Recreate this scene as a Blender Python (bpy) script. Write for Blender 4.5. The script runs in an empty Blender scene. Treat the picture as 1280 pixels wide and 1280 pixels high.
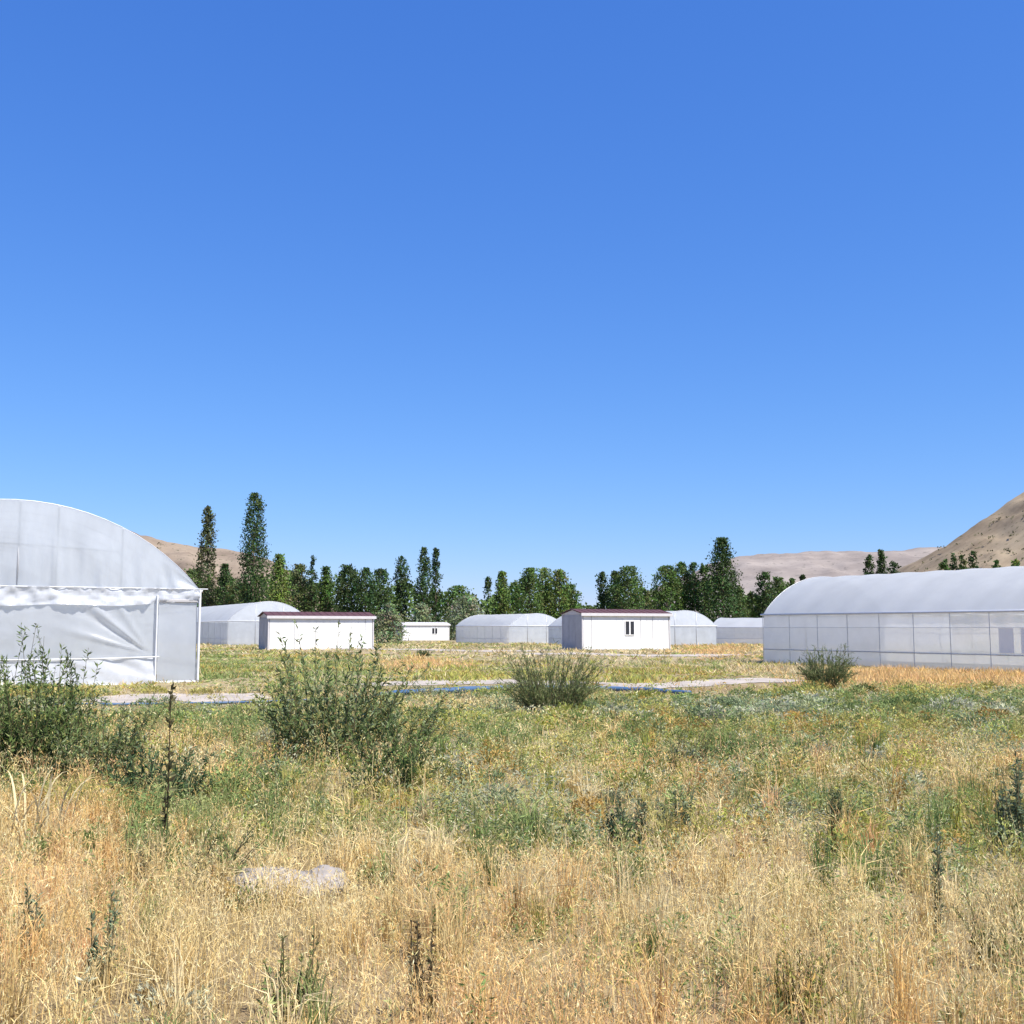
import bpy, math
import numpy as np
from mathutils import Matrix, Vector

# ------------------------------------------------------------------ camera, sky, sun, exposure
scene = bpy.context.scene
F, CAMH = 1372.0, 1.6                      # focal length in photo pixels, eye height
PITCH = math.atan(145.0 / F)
cam_d = bpy.data.cameras.new("camera")
cam_d.sensor_fit = 'HORIZONTAL'
cam_d.angle = 2 * math.atan(640.0 / F)
cam_d.clip_start, cam_d.clip_end = 0.1, 9000
cam = bpy.data.objects.new("camera", cam_d)
scene.collection.objects.link(cam)
cam.location = (0, 0, CAMH)
cam.rotation_euler = (math.pi / 2 + PITCH, 0, 0)
scene.camera = cam

SUN_EL, SUN_AZ = math.radians(56), math.radians(128)      # azimuth clockwise from the view direction
world = bpy.data.worlds.new("World"); scene.world = world; world.use_nodes = True
wn = world.node_tree; wn.nodes.clear()
sky = wn.nodes.new("ShaderNodeTexSky"); sky.sky_type = 'NISHITA'; sky.sun_disc = False
sky.sun_elevation, sky.sun_rotation = SUN_EL, SUN_AZ
sky.altitude, sky.air_density, sky.dust_density, sky.ozone_density = 0, 1.0, 0.0, 6.0
EXPOSURE = 0.95
bg = wn.nodes.new("ShaderNodeBackground"); bg.inputs['Strength'].default_value = 0.12
wo = wn.nodes.new("ShaderNodeOutputWorld")
# one tone curve per channel over the whole sky: the camera's saturated response to blue
sep, comb = wn.nodes.new("ShaderNodeSeparateColor"), wn.nodes.new("ShaderNodeCombineColor")
wn.links.new(sky.outputs[0], sep.inputs[0])
for ch, (gain, gam) in enumerate(((0.95, 1.05), (0.97, 0.80), (1.27, 0.50))):
    pw = wn.nodes.new("ShaderNodeMath"); pw.operation = 'POWER'; pw.inputs[1].default_value = gam
    ml = wn.nodes.new("ShaderNodeMath"); ml.operation = 'MULTIPLY'
    ml.inputs[1].default_value = gain * 0.1 ** gam / (0.12 * 2 ** EXPOSURE)
    wn.links.new(sep.outputs[ch], pw.inputs[0]); wn.links.new(pw.outputs[0], ml.inputs[0]); wn.links.new(ml.outputs[0], comb.inputs[ch])
wn.links.new(comb.outputs[0], bg.inputs[0]); wn.links.new(bg.outputs[0], wo.inputs[0])

sun_d = bpy.data.lights.new("sun", 'SUN'); sun_d.energy = 4.5; sun_d.angle = math.radians(0.53); sun_d.color = (1.0, 0.95, 0.87)
sun = bpy.data.objects.new("sun", sun_d); scene.collection.objects.link(sun)
to_sun = Vector((math.sin(SUN_AZ) * math.cos(SUN_EL), math.cos(SUN_AZ) * math.cos(SUN_EL), math.sin(SUN_EL)))
sun.rotation_euler = to_sun.to_track_quat('Z', 'Y').to_euler(); sun.location = (40, -40, 60)

vs = scene.view_settings
vs.view_transform = 'Standard'; vs.look = 'None'; vs.exposure = EXPOSURE; vs.gamma = 1.0; vs.use_curve_mapping = False
scene.cycles.use_denoising = True
scene.cycles.max_bounces = 8; scene.cycles.transparent_max_bounces = 16

# ------------------------------------------------------------------ helpers
rng = np.random.default_rng(7)
COL = scene.collection
CP, SP = math.cos(PITCH), math.sin(PITCH)

def at(px, py, d):                         # point seen at a photo pixel, d metres ahead of the camera
    u, v = (px - 640) / F, (640 - py) / F
    fw, up = CP - SP * v, SP + CP * v
    return np.array([u / fw * d, d, CAMH + up / fw * d])

def ground_at(px, py, z=0.0):              # where the ray through a photo pixel meets height z
    u, v = (px - 640) / F, (640 - py) / F
    fw, up = CP - SP * v, SP + CP * v
    t = (z - CAMH) / up
    return np.array([u * t, fw * t, z])

def project(x, y, z):
    fw = y * CP + (z - CAMH) * SP
    up = -y * SP + (z - CAMH) * CP
    return 640 + F * x / fw, 640 - F * up / fw

def _hash(ix, iy, seed):
    n = (ix * 374761393 + iy * 668265263 + seed * 974634777) & 0x7fffffff
    n = ((n ^ (n >> 13)) * 1274126177) & 0x7fffffff
    return ((n ^ (n >> 16)) & 0xffff) / 65535.0

def vnoise(x, y, seed=0):
    x = np.asarray(x, float); y = np.asarray(y, float)
    ix = np.floor(x).astype(np.int64); iy = np.floor(y).astype(np.int64)
    fx, fy = x - ix, y - iy
    fx = fx * fx * (3 - 2 * fx); fy = fy * fy * (3 - 2 * fy)
    a, b = _hash(ix, iy, seed), _hash(ix + 1, iy, seed)
    c, d = _hash(ix, iy + 1, seed), _hash(ix + 1, iy + 1, seed)
    return (a + (b - a) * fx) * (1 - fy) + (c + (d - c) * fx) * fy

def fbm(x, y, seed=0, oct=4):
    s, a, t = 0, 1.0, 0
    for k in range(oct):
        s = s + a * vnoise(np.asarray(x) * 2 ** k, np.asarray(y) * 2 ** k, seed + 17 * k); t += a; a *= 0.5
    return s / t

def gz(x, y):                              # ground height
    x = np.asarray(x, float); y = np.asarray(y, float)
    far = np.clip((y - 90) / 50, 0, 1); far = far * far * (3 - 2 * far)
    near = np.clip(1 - y / 70, 0.25, 1)
    return (fbm(x / 3.1 + 40, y / 3.1 + 40, 3, 3) - 0.5) * 0.13 * near - 0.28 * far

class Geo:                                 # collects vertices, triangles, quads and colours into one mesh
    def __init__(s): s.V, s.T, s.Q, s.C, s.n = [], [], [], [], 0
    def add(s, v, t=None, q=None, c=None):
        v = np.asarray(v, float).reshape(-1, 3)
        s.V.append(v)
        if t is not None: s.T.append(np.asarray(t, np.int64).reshape(-1, 3) + s.n)
        if q is not None: s.Q.append(np.asarray(q, np.int64).reshape(-1, 4) + s.n)
        if c is None: c = np.ones((len(v), 3)) * 0.5
        c = np.asarray(c, float)
        if c.ndim == 1: c = np.tile(c, (len(v), 1))
        s.C.append(c); s.n += len(v)
    def build(s, name, mat, parent=None, smooth=False):
        me = bpy.data.meshes.new(name)
        V = np.concatenate(s.V) if s.V else np.zeros((0, 3))
        T = np.concatenate(s.T) if s.T else np.zeros((0, 3), np.int64)
        Q = np.concatenate(s.Q) if s.Q else np.zeros((0, 4), np.int64)
        me.vertices.add(len(V)); me.vertices.foreach_set('co', V.astype(np.float32).ravel())
        loops = np.concatenate([T.ravel(), Q.ravel()])
        me.loops.add(len(loops)); me.loops.foreach_set('vertex_index', loops.astype(np.int32))
        tot = np.concatenate([np.full(len(T), 3), np.full(len(Q), 4)]).astype(np.int32)
        st = np.concatenate([[0], np.cumsum(tot)[:-1]]).astype(np.int32) if len(tot) else tot
        me.polygons.add(len(tot)); me.polygons.foreach_set('loop_start', st); me.polygons.foreach_set('loop_total', tot)
        me.polygons.foreach_set('use_smooth', np.full(len(tot), smooth))
        me.update(calc_edges=True)
        ca = me.color_attributes.new('Col', 'FLOAT_COLOR', 'POINT')
        C4 = np.ones((len(V), 4), np.float32); C4[:, :3] = np.concatenate(s.C)
        ca.data.foreach_set('color', C4.ravel())
        me.materials.append(mat)
        o = bpy.data.objects.new(name, me); COL.objects.link(o)
        if parent is not None: o.parent = parent
        return o
    # ---- shapes
    def box(s, x0, x1, y0, y1, z0, z1, c=None):
        v = [(x, y, z) for z in (z0, z1) for y in (y0, y1) for x in (x0, x1)]
        s.add(v, q=[(0, 2, 3, 1), (4, 5, 7, 6), (0, 1, 5, 4), (2, 6, 7, 3), (0, 4, 6, 2), (1, 3, 7, 5)], c=c); return s
    def bbox(s, x0, x1, y0, y1, z0, z1, b=0.012, c=None):   # box with chamfered vertical and horizontal edges
        b = min(b, (x1 - x0) / 3, (y1 - y0) / 3, (z1 - z0) / 3)
        rings = []
        for z, k in ((z0, b), (z0 + b, 0), (z1 - b, 0), (z1, b)):
            rings.append([(x0 + k + b, y0 + k, z), (x1 - k - b, y0 + k, z), (x1 - k, y0 + k + b, z), (x1 - k, y1 - k - b, z),
                          (x1 - k - b, y1 - k, z), (x0 + k + b, y1 - k, z), (x0 + k, y1 - k - b, z), (x0 + k, y0 + k + b, z)])
        v = [p for r in rings for p in r]; q = []
        for i in range(3):
            for j in range(8):
                q.append((i * 8 + j, i * 8 + (j + 1) % 8, i * 8 + 8 + (j + 1) % 8, i * 8 + 8 + j))
        for o in (0, 24):
            f = [(0, 1, 2, 3), (0, 3, 4, 7), (7, 4, 5, 6)]
            q += [tuple(o + a for a in (t if o else t[::-1])) for t in f]
        s.add(v, q=q, c=c); return s
    def tube(s, pts, r, n=6, c=None, flat=1.0):
        pts = np.asarray(pts, float); k = len(pts)
        r = np.broadcast_to(np.asarray(r, float), (k,))
        tan = np.gradient(pts, axis=0); tan /= np.linalg.norm(tan, axis=1)[:, None] + 1e-9
        ref = np.where(np.abs(tan[:, 2:3]) > 0.9, np.array([[1., 0, 0]]), np.array([[0., 0, 1]]))
        a = np.cross(tan, ref); a /= np.linalg.norm(a, axis=1)[:, None] + 1e-9
        b = np.cross(a, tan)
        th = np.arange(n) / n * 2 * math.pi
        v = pts[:, None] + r[:, None, None] * (np.cos(th)[None, :, None] * a[:, None] + flat * np.sin(th)[None, :, None] * b[:, None])
        q = [(i * n + j, i * n + (j + 1) % n, (i + 1) * n + (j + 1) % n, (i + 1) * n + j) for i in range(k - 1) for j in range(n)]
        v = np.concatenate([v.reshape(-1, 3), pts[:1], pts[-1:]])
        t = [(k * n, (j + 1) % n, j) for j in range(n)] + [(k * n + 1, (k - 1) * n + j, (k - 1) * n + (j + 1) % n) for j in range(n)]
        s.add(v, t=t, q=q, c=c); return s
    def grid(s, fn, nu, nv, c=None):
        u, v = np.meshgrid(np.linspace(0, 1, nu + 1), np.linspace(0, 1, nv + 1), indexing='ij')
        p = np.stack(np.broadcast_arrays(*fn(u, v)), -1).reshape(-1, 3)
        i, j = np.meshgrid(np.arange(nu), np.arange(nv), indexing='ij'); a = (i * (nv + 1) + j).ravel()
        s.add(p, q=np.stack([a, a + nv + 1, a + nv + 2, a + 1], -1), c=c); return s
    # ---- many at once
    def blades(s, base, tip, mid, w, c, ctip=None):          # 3-triangle blades, arrays of N
        N = len(base)
        if N == 0: return
        d = tip - base
        side = np.cross(d, rng.normal(size=(N, 3))); side /= np.linalg.norm(side, axis=1)[:, None] + 1e-9
        side *= (w / 2)[:, None]
        v = np.stack([base - side, base + side, mid - side * .75, mid + side * .75, tip], 1)
        t = np.array([[0, 1, 3], [0, 3, 2], [2, 3, 4]])[None] + (np.arange(N) * 5)[:, None, None]
        if ctip is None: ctip = c
        cc = np.stack([c, c, (c + ctip) / 2, (c + ctip) / 2, ctip], 1)
        s.add(v.reshape(-1, 3), t=t, c=cc.reshape(-1, 3))
    def leaves(s, pos, direc, L, w, c, face=None):                      # diamond leaves with a folded midrib
        N = len(pos)
        if N == 0: return
        direc = direc / (np.linalg.norm(direc, axis=1)[:, None] + 1e-9)
        side = np.cross(direc, rng.normal(size=(N, 3)) if face is None else face + rng.normal(size=(N, 3)) * .55); side /= np.linalg.norm(side, axis=1)[:, None] + 1e-9
        nrm = np.cross(side, direc)
        m = pos + direc * (L * .45)[:, None] + nrm * (L * .08)[:, None]
        v = np.stack([pos, m + side * (w / 2)[:, None], pos + direc * L[:, None], m - side * (w / 2)[:, None]], 1)
        q = np.arange(N * 4).reshape(N, 4)
        s.add(v.reshape(-1, 3), q=q, c=np.repeat(c, 4, axis=0))

def tag(o, label=None, cat=None, group=None, kind=None):
    if label: o['label'] = label
    if cat: o['category'] = cat
    if group: o['group'] = group
    if kind: o['kind'] = kind
    return o

def empty(name, loc, rz=0.0):
    o = bpy.data.objects.new(name, None); COL.objects.link(o)
    o.location = tuple(float(a) for a in loc); o.rotation_euler = (0, 0, rz); o.empty_display_size = 0.2
    return o

# ------------------------------------------------------------------ materials
def new_mat(name):
    m = bpy.data.materials.new(name); m.use_nodes = True; m.node_tree.nodes.clear()
    nt = m.node_tree; out = nt.nodes.new('ShaderNodeOutputMaterial')
    return m, nt, out

def N(nt, t, **kw):
    n = nt.nodes.new(t)
    for k, v in kw.items():
        if k in n.inputs.keys(): n.inputs[k].default_value = v
        else: setattr(n, k, v)
    return n

def noise_col(nt, stops, scale, coord='Object', detail=6, rough=.6, stretch=(1, 1, 1), turn=0.0):
    tc = N(nt, 'ShaderNodeTexCoord'); mp = N(nt, 'ShaderNodeMapping'); mp.inputs['Scale'].default_value = stretch
    nz = N(nt, 'ShaderNodeTexNoise', Scale=scale, Detail=detail, Roughness=rough)
    cr = N(nt, 'ShaderNodeValToRGB')
    m0 = N(nt, 'ShaderNodeMapping'); m0.inputs['Rotation'].default_value = (0, turn, 0)
    nt.links.new(tc.outputs[coord], m0.inputs[0]); nt.links.new(m0.outputs[0], mp.inputs[0]); nt.links.new(mp.outputs[0], nz.inputs['Vector']); nt.links.new(nz.outputs['Fac'], cr.inputs[0])
    el = cr.color_ramp.elements
    while len(el) < len(stops): el.new(0.5)
    for e, (p, c) in zip(el, stops): e.position = p; e.color = (*c, 1)
    return nz, cr

def solid(name, col, rough=.6, var=.12, scale=3.0, metallic=0.0, bump=0.0, spec=.4, stretch=(1, 1, 1)):
    m, nt, out = new_mat(name)
    p = N(nt, 'ShaderNodeBsdfPrincipled', Roughness=rough, Metallic=metallic); p.inputs['Specular IOR Level'].default_value = spec
    c = np.array(col)
    nz, cr = noise_col(nt, [(.3, tuple(c * (1 - var))), (.5, tuple(c)), (.72, tuple(np.minimum(c * (1 + var), 1)))], scale, stretch=stretch)
    nt.links.new(cr.outputs[0], p.inputs['Base Color'])
    if bump:
        b = N(nt, 'ShaderNodeBump', Strength=bump, Distance=.05); nt.links.new(nz.outputs['Fac'], b.inputs['Height']); nt.links.new(b.outputs[0], p.inputs['Normal'])
    nt.links.new(p.outputs[0], out.inputs[0]); return m

def foliage(name, trans=.3, rough=.55, spec=.25):
    m, nt, out = new_mat(name)
    a = N(nt, 'ShaderNodeAttribute', attribute_name='Col')
    p = N(nt, 'ShaderNodeBsdfPrincipled', Roughness=rough); p.inputs['Specular IOR Level'].default_value = spec
    t = N(nt, 'ShaderNodeBsdfTranslucent'); mx = N(nt, 'ShaderNodeMixShader', Fac=trans)
    nt.links.new(a.outputs['Color'], p.inputs['Base Color']); nt.links.new(a.outputs['Color'], t.inputs['Color'])
    nt.links.new(p.outputs[0], mx.inputs[1]); nt.links.new(t.outputs[0], mx.inputs[2]); nt.links.new(mx.outputs[0], out.inputs[0])
    return m

def film(name, col, clear, gloss=.06, back=.45, var=.06, scale=1.2, stretch=(1, 1, 1)):
    m, nt, out = new_mat(name); c = np.array(col)
    nz, cr = noise_col(nt, [(.32, tuple(c * (1 - var))), (.68, tuple(np.minimum(c * (1 + var), 1)))], scale, stretch=stretch)
    df = N(nt, 'ShaderNodeBsdfDiffuse'); tl = N(nt, 'ShaderNodeBsdfTranslucent'); tr = N(nt, 'ShaderNodeBsdfTransparent'); gl = N(nt, 'ShaderNodeBsdfGlossy', Roughness=.28)
    for s in (df, tl): nt.links.new(cr.outputs[0], s.inputs['Color'])
    m1 = N(nt, 'ShaderNodeMixShader', Fac=back); m2 = N(nt, 'ShaderNodeMixShader', Fac=clear); m3 = N(nt, 'ShaderNodeMixShader', Fac=gloss)
    nt.links.new(df.outputs[0], m1.inputs[1]); nt.links.new(tl.outputs[0], m1.inputs[2])
    nt.links.new(m1.outputs[0], m2.inputs[1]); nt.links.new(tr.outputs[0], m2.inputs[2])
    nt.links.new(m2.outputs[0], m3.inputs[1]); nt.links.new(gl.outputs[0], m3.inputs[2]); nt.links.new(m3.outputs[0], out.inputs[0])
    return m

M = {}
M['grass'] = foliage('dry_grass_blades', .3, .7, .1)
M['leaf'] = foliage('green_leaves', .34, .6, .12)
M['tree'] = foliage('tree_leaves', .30, .6, .12)
M['bark'] = solid('bark', (.16, .12, .085), .9, .3, 6, bump=.5)
M['film'] = film('greenhouse_film', (.64, .67, .70), .22, .04, .55, .08)
M['milky_film'] = film('milky_film', (.56, .59, .62), .08, .04, .50, .09, 1.0, (1.5, 1, .5))
M['roof_film'] = film('greenhouse_roof_film', (.70, .735, .775), .05, .04, .64, .05, .8)
M['white_film'] = film('doubled_white_film', (.74, .76, .80), .10, .05, .45, .08, 4)
M['net'] = film('insect_net', (.93, .92, .90), .38, .02, .72, .04, 2.0)
M['door_film'] = film('door_film', (.60, .63, .67), .26, .04, .5)
M['steel'] = solid('galvanised_steel', (.50, .51, .53), .45, .12, 8, metallic=.5)
M['white_steel'] = solid('white_painted_steel', (.62, .63, .65), .45, .05, 6)
M['panel'] = solid('white_wall_panel', (.74, .735, .72), .5, .07, 1.3, stretch=(1, 1, .25))
M['white_sheet'] = solid('white_sheet', (.93, .88, .80), .5, .03, 2)
M['core'] = solid('grey_wall_core', (.42, .41, .41), .7, .1, 2)
M['shaded_panel'] = solid('shaded_wall_panel', (.36, .36, .365), .6, .12, 2)  # white panel with the shade of the left end put into its colour
M['trim'] = solid('grey_trim', (.52, .50, .50), .5, .08, 4)
M['red_roof'] = solid('dark_red_roof_sheet', (.085, .036, .034), .6, .2, 2)
M['pane'] = solid('dark_window_glass', (.018, .02, .024), .08, .2, 1, spec=.6)
M['blue'] = solid('blue_plastic_hose', (.05, .105, .20), .5, .2, 2)
M['stone'] = solid('pale_grey_stone', (.27, .245, .225), .95, .32, 3.5, bump=.7)
M['path'] = solid('pale_dry_earth', (.36, .315, .27), .95, .28, 1.1, bump=.4)

def ground_mat():
    m, nt, out = new_mat('dry_field_ground')
    p = N(nt, 'ShaderNodeBsdfPrincipled', Roughness=.95); p.inputs['Specular IOR Level'].default_value = .1
    _, a = noise_col(nt, [(.30, (.13, .095, .055)), (.47, (.22, .165, .095)), (.60, (.32, .25, .15)), (.75, (.42, .35, .25))], .35, detail=9, rough=.68)
    _, b = noise_col(nt, [(.40, (.22, .20, .10)), (.56, (.37, .31, .19)), (.7, (.46, .39, .28))], .06, detail=8, rough=.7, stretch=(1, 1.6, 1))
    nf, f = noise_col(nt, [(.42, (0, 0, 0)), (.6, (1, 1, 1))], .11, detail=5)
    mx = N(nt, 'ShaderNodeMix', data_type='RGBA')
    nt.links.new(f.outputs[0], mx.inputs[0]); nt.links.new(a.outputs[0], mx.inputs[6]); nt.links.new(b.outputs[0], mx.inputs[7])
    nb, cb = noise_col(nt, [(.3, (0, 0, 0)), (.7, (1, 1, 1))], 9, detail=8)
    bp = N(nt, 'ShaderNodeBump', Strength=.6, Distance=.06)
    nt.links.new(nb.outputs['Fac'], bp.inputs['Height']); nt.links.new(bp.outputs[0], p.inputs['Normal'])
    nt.links.new(mx.outputs[2], p.inputs['Base Color']); nt.links.new(p.outputs[0], out.inputs[0]); return m

def hill_mat(name, lo, mid, hi, sc, specks=(.10, .10, .06), tilt=0.0):
    m, nt, out = new_mat(name)
    p = N(nt, 'ShaderNodeBsdfPrincipled', Roughness=1.0); p.inputs['Specular IOR Level'].default_value = .05
    _, a = noise_col(nt, [(.33, lo), (.5, mid), (.68, hi)], sc, detail=10, rough=.7, stretch=(.45, 1, 3.5), turn=tilt)
    ns, s = noise_col(nt, [(.60, (0, 0, 0)), (.66, (1, 1, 1))], sc * 11, detail=3)
    mx = N(nt, 'ShaderNodeMix', data_type='RGBA'); mx.inputs[7].default_value = (*specks, 1)
    mu = N(nt, 'ShaderNodeMath', operation='MULTIPLY'); mu.inputs[1].default_value = .75
    nt.links.new(s.outputs[0], mu.inputs[0]); nt.links.new(mu.outputs[0], mx.inputs[0]); nt.links.new(a.outputs[0], mx.inputs[6])
    nt.links.new(mx.outputs[2], p.inputs['Base Color']); nt.links.new(p.outputs[0], out.inputs[0]); return m

# ------------------------------------------------------------------ ground, paths, hills
def build_ground():
    ys = np.concatenate([np.arange(-12, 40, .5), np.arange(40, 160, 3), np.geomspace(160, 6000, 26)])
    xs = np.concatenate([-np.geomspace(60, 5000, 22)[::-1], np.arange(-58, 58.1, 1.0), np.geomspace(60, 5000, 22)])
    X, Y = np.meshgrid(xs, ys, indexing='ij'); Z = gz(X, Y)
    i, j = np.meshgrid(np.arange(len(xs) - 1), np.arange(len(ys) - 1), indexing='ij'); a = (i * len(ys) + j).ravel()
    g = Geo(); g.add(np.stack([X, Y, Z], -1), q=np.stack([a, a + len(ys), a + len(ys) + 1, a + 1], -1))
    return tag(g.build('ground', ground_mat(), smooth=True), kind='structure')
build_ground()

PATHS = [([(100, 874), (180, 872), (250, 871), (345, 872)], 2.0), ([(430, 856), (540, 853), (640, 852), (780, 855)], 1.5),
         ([(720, 860), (840, 857), (930, 851), (1010, 850)], 1.7), ([(640, 818), (720, 817), (820, 820), (950, 818)], 3.2),
         ([(440, 811), (520, 812), (600, 814), (700, 813)], 3.5)]
path_polys = []
def build_path(pts, w, k):
    P = np.array([ground_at(*p) for p in pts])[:, :2]
    t = np.linspace(0, 1, 60); tt = np.linspace(0, 1, len(P))
    cx, cy = np.interp(t, tt, P[:, 0]), np.interp(t, tt, P[:, 1])
    taper = np.clip(np.minimum(t, 1 - t) * 7, .08, 1)
    hw = w * taper
    rows = []
    for f in np.linspace(-1, 1, 9):
        e = .6 + .9 * (fbm(cx * 1.3 + 9 * np.sign(f), cy * 1.3, 60 + k, 3) - .3)
        y = cy + f * hw * e; rows.append(np.stack([cx, y, gz(cx, y) + .012], -1))
    R = np.stack(rows, 1); g = Geo()
    i, j = np.meshgrid(np.arange(59), np.arange(8), indexing='ij'); a = (i * 9 + j).ravel()
    g.add(R.reshape(-1, 3), q=np.stack([a, a + 9, a + 10, a + 1], -1))
    path_polys.append((cx, cy, hw))
    tag(g.build('dirt_path', M['path'], smooth=True), kind='structure')
for k, (p, w) in enumerate(PATHS): build_path(p, w, k)

def build_hill(sil, D, run, mat, seed, rough, lo=-3):
    s = np.array(sil, float)
    px = np.linspace(s[0, 0], s[-1, 0], 170); py = np.interp(px, s[:, 0], s[:, 1])
    k = np.ones(7) / 7; py = np.convolve(np.pad(py, 3, mode='edge'), k, mode='valid')
    R = np.array([at(a, b, D) for a, b in zip(px, py)])
    ts = np.concatenate([np.linspace(0, 1, 60), np.linspace(1.05, 2, 16)])
    V = []
    for t in ts:
        y = D - run * (1 - t) + 0 * R[:, 0]
        x = R[:, 0] * (y / D) if False else R[:, 0]
        sm = t if t <= 1 else 2 - t
        h = np.maximum(R[:, 2] - lo, 0) * (sm ** 1.15)
        wob = (fbm(x / (run * .16) + seed, y / (run * .30), seed, 5) - .5)
        gul = np.abs(fbm((x + y * .55) / (run * .10), y / (run * .9), seed + 5, 4) - .5)
        z = lo + h * (1 + rough * (wob * 1.1 - gul * 1.3) * (1 - abs(2 * min(sm, 1) - 1) ** 2 * .9))
        z = z + run * .012 * sm * (fbm(x / (run * .035), y / (run * .05), seed + 9, 4) - .5)
        V.append(np.stack([x, y, z], -1))
    V = np.stack(V, 1); nu, nv = V.shape[:2]; g = Geo()
    i, j = np.meshgrid(np.arange(nu - 1), np.arange(nv - 1), indexing='ij'); a = (i * nv + j).ravel()
    g.add(V.reshape(-1, 3), q=np.stack([a, a + nv, a + nv + 1, a + 1], -1))
    tag(g.build('hill', mat, smooth=True), kind='structure')
    return V[:, 6:58].reshape(-1, 3)

near_hill = hill_mat('near_hill_earth', (.165, .125, .085), (.25, .197, .135), (.335, .27, .185), .03, (.10, .095, .05), .55)
far_hill = hill_mat('far_hill_hazed_earth', (.175, .15, .135), (.235, .203, .182), (.295, .258, .23), .008, (.15, .135, .12))  # distance haze is put into these washed-out colours
left_hill = hill_mat('left_hill_earth', (.135, .105, .08), (.21, .165, .125), (.29, .235, .175), .035, (.085, .08, .05), -.2)
HR = build_hill([(1040, 790), (1110, 728), (1140, 708), (1180, 683), (1225, 650), (1280, 613), (1360, 566), (1480, 520), (1700, 500), (1900, 600)], 620, 330, near_hill, 11, .95)
build_hill([(740, 784), (790, 745), (850, 722), (900, 700), (935, 694), (1000, 690), (1080, 689), (1150, 686), (1260, 680), (1500, 700)], 2300, 900, far_hill, 31, .4)
HL = build_hill([(-700, 600), (-300, 610), (0, 628), (100, 645), (165, 662), (200, 672), (245, 682), (300, 688), (345, 702), (390, 735), (430, 784)], 520, 220, left_hill, 53, .8)

# ------------------------------------------------------------------ greenhouses
SITE = math.radians(27)                    # every building on the site is turned alike
footprints = []                            # no grass grows through these

def arc_pts(hw, eave, ridge, n, grow=0.0):
    rise = ridge - eave; R = (hw * hw + rise * rise) / (2 * rise); a = math.asin(min(1, hw / R)) if rise <= R else math.pi / 2
    th = np.linspace(-a, a, n); return (R + grow) * np.sin(th), ridge - R + (R + grow) * np.cos(th)

def arc_z(x, hw, eave, ridge):
    rise = ridge - eave; R = (hw * hw + rise * rise) / (2 * rise); return ridge - R + np.sqrt(np.maximum(R * R - x * x, 0))

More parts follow.
